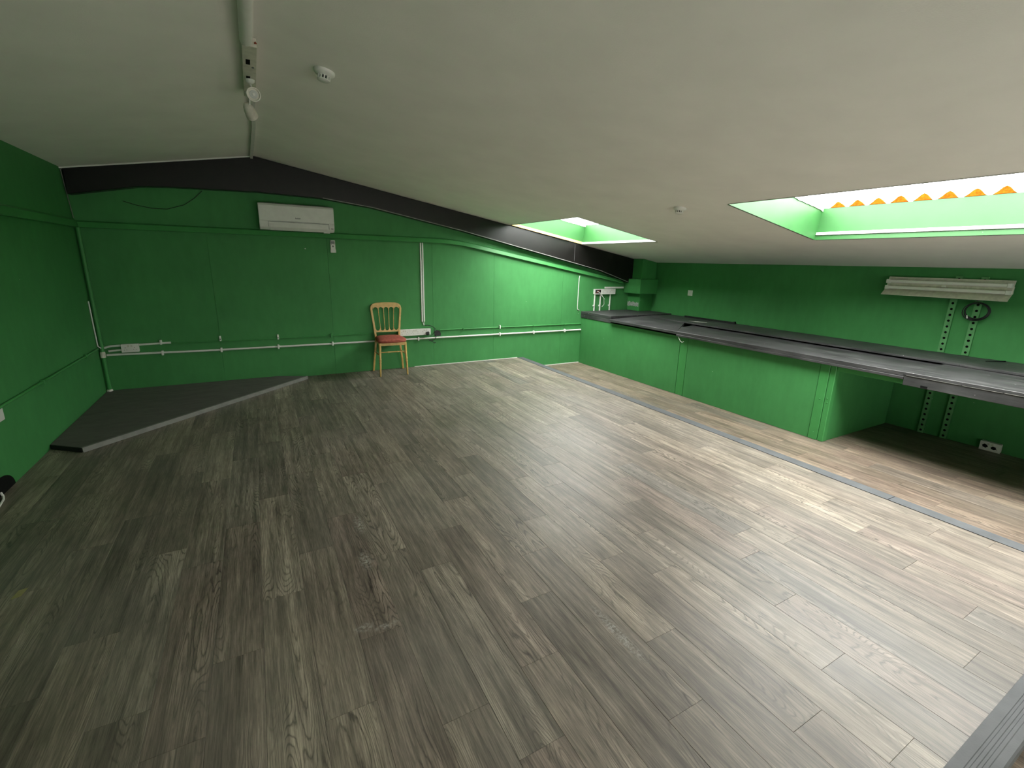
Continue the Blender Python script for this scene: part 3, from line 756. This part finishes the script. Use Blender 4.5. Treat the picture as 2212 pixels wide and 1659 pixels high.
# plug, cable and adapter beside the row of sockets
pg = thing('black_plug', 'black mains plug in the socket row with a cable running off to the right', 'plug', (3.482, -.058, .45))
MB().box(3.462, 3.502, -.092, -.0590, .446, .492).build('plug_body', M['black'], pg, bevel=.008)
MB().tube([(3.482, -.078, .450), (3.487, -.08, .43), (3.53, -.07, .43), (3.58, -.05, .47), (3.60, -.04, .53), (3.56, -.03, .56), (3.50, -.024, .575), (3.455, -.022, .572)], .0045, 8).build('cable', M['black'], pg, smooth=True)
ad = thing('power_adapter', 'small black adapter hanging behind the white conduit right of the sockets', 'adapter', (3.66, -.03, .42))
MB().prism([(3.600, -.0102, .418), (3.690, -.0102, .418), (3.690, -.0102, .455), (3.668, -.0102, .490), (3.630, -.0102, .502), (3.600, -.0102, .480)], (0, -.006, 0)).build('adapter_body', M['black'], ad, bevel=.001)
MB().tube([(3.50, -.052, .372), (3.535, -.054, .360), (3.56, -.054, .345), (3.585, -.052, .325), (3.60, -.050, .335)], .0045, 8).tube([(3.54, -.054, .36), (3.58, -.054, .368), (3.605, -.052, .40), (3.62, -.036, .43), (3.63, -.020, .44)], .004, 8).build('cable', M['black'], ad, smooth=True)

# left corner pipe and cable
cp = thing('corner_pipe', 'green-painted upright pipe in the left corner of the back wall', 'pipe', (.045, -.055, 0))
MB().tube([(.028, -.045, .034), (.03, -.045, .4), (.03, -.045, 1.672)], .017, 14).build('pipe', M['green_trim'], cp, smooth=True)
MB().lathe((.028, -.045, .032), (0, 0, 1), [(0, .026), (.018, .026), (.024, .019)], 14).build('collar', M['rough_white'], cp)
MB().lathe((.029, -.045, .395), (0, 0, 1), [(0, .022), (.05, .022), (.06, .018)], 14).build('joint', M['white_old'], cp)
cc = conduit('slim white cable dropping down the left corner to the conduits', [(.006, -.075, .97), (.007, -.075, .80), (.009, -.075, .52), (.03, -.07, .495)], .006, M['cable_white'], name='cable'); cc['category'] = 'cable'
lw = conduit('thin green-painted pipe running along the left wall', [(.011, -4.0, .500), (.011, -2.2, .500), (.011, -.10, .495)], .010, M['green_trim'], name='painted_pipe')
for y in (-1.55, -.5): MB().box(.0003, .026, y - .007, y + .007, .478, .516).build('clip', M['green_trim'], lw, bevel=.003)
hl = thing('pipe_hole', 'dark arched hole at the foot of the left wall, picture edge', 'hole', (0, -2.42, 0))
mb = MB(); pts = [(.0003, -2.42 + .17 * math.cos(a), .001 + .105 * math.sin(a)) for a in [math.pi * k / 16 for k in range(17)]]
mb.prism(pts, (.003, 0, 0)).build('opening', M['dark_hole'], hl)
wc = thing('cable_end', 'white cable end on the floor at the left picture edge', 'cable', (.03, -2.50, .001))
MB().tube([(.05, -2.62, .0075), (.035, -2.52, .0075), (.02, -2.475, .010), (.008, -2.46, .03)], .0065, 8).build('cable', M['cable_white'], wc, smooth=True)
pt = MB().prism([(.425, -3.652, .0004), (.455, -3.645, .0004), (.462, -3.585, .0004), (.432, -3.592, .0004)], (0, 0, .0006)).build('paper_scrap', M['paper'])
tag(pt, 'small yellowed paper scrap on the floor, lower left', 'paper')

# --- dark corner board
pb = thing('corner_platform', 'low dark grey triangular board on the floor in the left corner', 'platform', (.5, -.6, 0))
pts = [(.002, -.012), (1.60, -.012), (1.90, -.145), (.226, -1.815), (.003, -1.64)]
MB().prism([(x, y, .0004) for x, y in pts], (0, 0, .0355)).build('board', M['board'], pb, bevel=.002, seg=1)
a = Vector((1.915, -.150, 0)); b_ = Vector((.226, -1.822, 0)); d = (b_ - a).normalized(); nn = Vector((d.y, -d.x, 0)); nn = nn if nn.x > 0 else -nn
q = [a, b_, b_ + nn * .006, a + nn * .006]
MB().hexa([p + Vector((0, 0, .0006)) for p in (a + nn * .004, b_ + nn * .004, b_ + nn * .010, a + nn * .010)], [p + Vector((0, 0, .036)) for p in (a + nn * .004, b_ + nn * .004, b_ + nn * .006, a + nn * .006)]).hexa(
    [p + Vector((0, 0, .0365)) for p in (a - nn * .014, b_ - nn * .014, b_ + nn * .008, a + nn * .008)], [p + Vector((0, 0, .0385)) for p in (a - nn * .014, b_ - nn * .014, b_ + nn * .008, a + nn * .008)]).build('edge_strip', M['ramp_edge'], pb)
MB().hexa([(.000 + .003, -1.648, .0006), (.222, -1.822, .0006), (.222, -1.818, .0006), (.003, -1.644, .0006)], [(.003, -1.648, .035), (.222, -1.822, .035), (.222, -1.818, .035), (.003, -1.644, .035)]).build('end_strip', M['black'], pb)

# --- ceiling: smoke detectors
def detector(label, x, y):
    t = thing('smoke_detector', label, 'smoke detector', (x, y, zc(x) - .0005), 0, 'smoke detectors on the ceiling')
    t.rotation_euler = (0, math.atan(MR), 0)
    MB().lathe((0, 0, 0), (0, 0, -1), [(0, .054), (.010, .054), (.018, .049), (.024, .036), (.027, .033)], 28).build('base', M['white'], t, local=True, smooth=True)
    MB().lathe((0, 0, -.027), (0, 0, -1), [(0, .026), (.016, .026)], 20).build('dark_core', M['black'], t, local=True)
    mb = MB()
    for k in range(12):
        a = 2 * math.pi * k / 12; c0, s0 = math.cos(a), math.sin(a); u = Vector((c0, s0, 0)); v = Vector((-s0, c0, 0)) * .0035
        q = [u * .027 - v, u * .034 - v, u * .034 + v, u * .027 + v]
        mb.hexa([p + Vector((0, 0, -.044)) for p in q], [p + Vector((0, 0, -.026)) for p in q])
    mb.build('cage', M['white'], t, local=True)
    MB().lathe((0, 0, -.043), (0, 0, -1), [(0, .034), (.004, .033), (.009, .024), (.010, .008)], 24).build('cap', M['white'], t, local=True, smooth=True)
detector('white smoke detector near the ridge, right of the track spotlights', 1.912, -3.165)
detector('white smoke detector further right, between the two rooflights', 4.781, -3.114)

# --- ridge pipe, spotlight track, thin conduit
def zl(x): return zc(x)
bigp = thing('ceiling_conduit', 'thick white conduit along the ceiling ridge, running towards the camera', 'conduit', (1.548, -4.5, zl(1.548)))
MB().tube([(1.546, YB + .01, 2.447), (1.546, -3.30, 2.447)], .027, 18).build('pipe', M['white'], bigp, smooth=True)
thp = thing('ceiling_conduit', 'thin white conduit along the ceiling ridge up to the gable', 'conduit', (1.575, -1, zl(1.575)))
mb = MB(); 
for (xa, ya), (xb, yb) in zip([(1.577, -2.345), (1.578, -2.0), (1.585, -1.55), (1.571, -.5)], [(1.578, -2.0), (1.585, -1.55), (1.571, -.5), (1.566, -.118)]):
    mb.hexa([(xa - .013, ya, 2.452), (xa + .013, ya, 2.452), (xb + .013, yb, 2.452), (xb - .013, yb, 2.452)], [(xa - .013, ya, 2.4765), (xa + .013, ya, 2.4765), (xb + .013, yb, 2.4765), (xb - .013, yb, 2.4765)])
mb.build('trunking_strip', M['white'], thp)
tl = thing('spotlight_bar', 'white spotlight bar on the ceiling ridge with two heads left', 'spotlight', (1.56, -2.8, 2.43))
sb = MB().box(1.527, 1.592, -3.275, -2.43, 2.432, 2.4735)
sb.build('bar', M['white_old'], tl, bevel=.003)
for y in (-3.06, -2.80):
    MB().box(1.542, 1.562, y - .035, y + .035, 2.4305, 2.4325).build('socket_opening', M['dark_hole'], tl)
MB().tube([(1.583, -3.282, 2.448), (1.590, -3.288, 2.446), (1.585, -3.292, 2.450)], .0035, 8).build('wire', M['copper'], tl)
MB().lathe((1.575, -2.99, 2.432), (0, 0, -1), [(0, .006), (.004, .006)], 8).build('screw', M['grey_plastic'], tl)
def head(base, tip, dirv, nm='lamp_head'):
    base, tip, dirv = Vector(base), Vector(tip), Vector(dirv).normalized()
    h = MB().lathe(tip - dirv * .055, dirv, [(0, .010), (.006, .020), (.022, .027), (.055, .033), (.095, .036), (.100, .036), (.100, .031), (.088, .029)], 24).build(nm, M['white_old'], tl, smooth=True)
    MB().lathe(tip + dirv * .028, dirv, [(0, .0295), (.004, .0295)], 22).build('inner_ring', M['lamp_dark'], h)
    MB().lathe(tip + dirv * .0325, dirv, [(0, .021), (.003, .021), (.004, .018)], 22).build('lamp_face', M['lamp_face'], h)
    MB().lathe(tip + dirv * .037, dirv, [(0, .009), (.004, .008), (.006, .003)], 12).build('bulb', M['white'], h)
    MB().tube([base, tip], .005, 8).build('stem', M['white'], tl, smooth=True)
    MB().lathe(base, (0, 0, 1), [(-.004, .012), (.004, .022), (.016, .026)], 18).build('dome', M['white'], tl, smooth=True)
head((1.560, -2.78, 2.414), (1.565, -2.83, 2.345), (.10, -.95, -.28))
head((1.555, -2.53, 2.414), (1.550, -2.42, 2.355), (.25, .75, -.42))

# --- fluorescent fitting on the right wall
FX0 = XR - .026
ft = thing('fluorescent_light', 'unlit white twin-tube fluorescent fitting high on the right wall', 'light fitting', (XR, -4.2, 1.29))
ya, yb = -4.66, -3.70; 
MB().box(XR - .060, XR - .0235, ya, yb, 1.275, 1.345).build('spine', M['white_old'], ft, bevel=.006)
MB().prism([(XR - .050, ya, 1.3452), (XR - .030, ya, 1.395), (XR - .034, ya, 1.397), (XR - .056, ya, 1.3452)], (0, yb - ya, 0)).build('upper_reflector', M['white_old'], ft)
MB().prism([(XR - .050, ya, 1.2748), (XR - .125, ya, 1.215), (XR - .122, ya, 1.212), (XR - .044, ya, 1.2748)], (0, yb - ya + .01, 0)).build('lower_reflector', M['white_old'], ft)
for z, xo in ((1.352, .082), (1.290, .088)):
    MB().tube([(XR - xo, ya + .035, z), (XR - xo, yb - .035, z)], .0165, 14).build('tube', M['tube_glass'], ft, smooth=True)
    for y0_ in (ya + .004, yb - .034): MB().box(XR - xo - .020, XR - .056, y0_, y0_ + .030, z - .020, z + .020).build('lamp_holder', M['white'], ft, bevel=.005)
MB().box(XR - .07, XR - .0615, -4.19, -4.16, 1.312, 1.330).build('starter', M['white'], ft, bevel=.002)

# --- perforated uprights
def upright(label, yc, z0, z1):
    t = thing('slotted_upright', label, 'upright', (XR - .02, yc, z0))
    wd, pitch = .052, .057; n = int((z1 - z0) / pitch); x = XR - .022; mb = MB(); half = wd / 2
    for k in range(n):
        zc_ = z0 + (k + .5) * pitch; hh = pitch / 2
        o8 = [(half, hh), (-half, hh), (-half, -hh), (half, -hh)]
        outer = [(half, 0), (half, hh), (0, hh), (-half, hh), (-half, 0), (-half, -hh), (0, -hh), (half, -hh)]
        inner = [(.012 * math.cos(a), .012 * math.sin(a)) for a in [math.pi / 4 * j for j in range(8)]]
        vs = [(x, yc + a, zc_ + b) for a, b in outer] + [(x, yc + a, zc_ + b) for a, b in inner] + [(x + .003, yc + a, zc_ + b) for a, b in inner]
        fs = [(j, (j + 1) % 8, 8 + (j + 1) % 8, 8 + j) for j in range(8)] + [(8 + j, 8 + (j + 1) % 8, 16 + (j + 1) % 8, 16 + j) for j in range(8)]
        mb.add(vs, fs)
    mb.build('face', M['green_upright'], t)
    z1 = z0 + n * pitch
    MB().box(x + .0001, XR - .0003, yc - half, yc - half + .003, z0, z1).box(x + .0001, XR - .0003, yc + half - .003, yc + half, z0, z1).build('flange', M['green_trim'], t)
    MB().box(XR - .006, XR - .0004, yc - half + .004, yc + half - .004, z0, z1).build('shadow_strip', M['dark_hole'], t)
upright('left slotted green upright above the worktop, under the light fitting', -4.262, .680, 1.45)
upright('right slotted green upright above the worktop, cable coil hung on it', -4.446, .680, 1.46)
upright('left slotted green upright in the dark recess below the worktop', -4.262, S + .001, .620)
upright('right slotted green upright in the dark recess below the worktop', -4.446, S + .001, .620)
cl = thing('cable_coil', 'coil of black cable hung on the right slotted upright', 'cable', (XR - .04, -4.445, 1.10))
mb = MB()
for k in range(5):
    r_ = .085 + .006 * math.sin(k * 2.1); oy, oz = random.uniform(-.006, .006), random.uniform(-.006, .006); xx = XR - .030 - .006 * k
    pts = [(xx + .004 * math.sin(3 * a), -4.452 + oy + r_ * math.cos(a), 1.105 + oz + r_ * .92 * math.sin(a)) for a in [2 * math.pi * j / 28 for j in range(29)]]
    mb.tube(pts, .004, 8)
mb.build('loops', M['black'], cl, smooth=True)
MB().tube([(XR - .06, -4.405, 1.035), (XR - .065, -4.400, 1.065)], .005, 8).build('tie', M['cable_white'], cl)
MB().lathe((XR - .022, -4.446, 1.205), (-1, 0, 0), [(0, .004), (.05, .004)], 8).build('hook', M['black'], cl)

# --- odds on the worktop
t = thing('black_angle', 'black metal bar lying against the right wall on the worktop', 'bar', (7.33, -1.55, .6745))
MB().box(7.335, 7.40, -1.98, -1.10, .6745, .6800).box(7.335, 7.341, -1.98, -1.10, .6800, .701).build('bar', M['black'], t)
t.location = (7.33, -1.55, .6745)
MB().box(7.318, 7.350, -2.00, -1.981, .6745, .709).build('end_block', M['black'], t)
st_ = MB().tube([(7.18, -4.66, .6835), (7.36, -4.74, .6835)], [.003, .0055], 8).build('black_rod', M['black'], smooth=True)
tag(st_, 'thin black rod lying on the worktop near the right picture edge', 'rod')
pl_ = MB().prism([(6.98, -1.50, .6745), (7.02, -1.56, .6745), (7.10, -1.72, .6745), (7.07, -1.73, .6745), (7.00, -1.64, .6745)], (0, 0, .0015)).build('wood_splinter', M['rough_white'])
tag(pl_, 'pale wood splinter on the worktop beside the black bar', 'splinter')
hk = thing('wire_hook', 'white bent wire hanging under the worktop edge', 'wire', (6.09, -2.13, .6))
MB().tube([(6.088, -2.115, .590), (6.088, -2.125, .565), (6.088, -2.150, .535), (6.088, -2.180, .522), (6.088, -2.205, .535)], .0035, 8).build('wire', M['cable_white'], hk, smooth=True)

dc = thing('hanging_cable', 'thin dark cable drooping on the back wall left of the air conditioner', 'cable', (.7, -.01, 1.9))
MB().tube([(.40, -.008, 1.945), (.50, -.008, 1.915), (.62, -.008, 1.893), (.75, -.008, 1.893), (.90, -.008, 1.945), (1.0, -.008, 2.02), (1.075, -.008, 2.098)], .0028, 8).build('cable', M['black'], dc, smooth=True)
for o in C.objects:
    if o.parent is not None and o.name.split('.')[0] in ('screw', 'pin_holes', 'badge', 'intake_grille', 'worn_edge', 'panel_gap', 'cage', 'cable_tail', 'flange', 'loops', 'paint_edge'):
        o['kind'] = 'stuff'
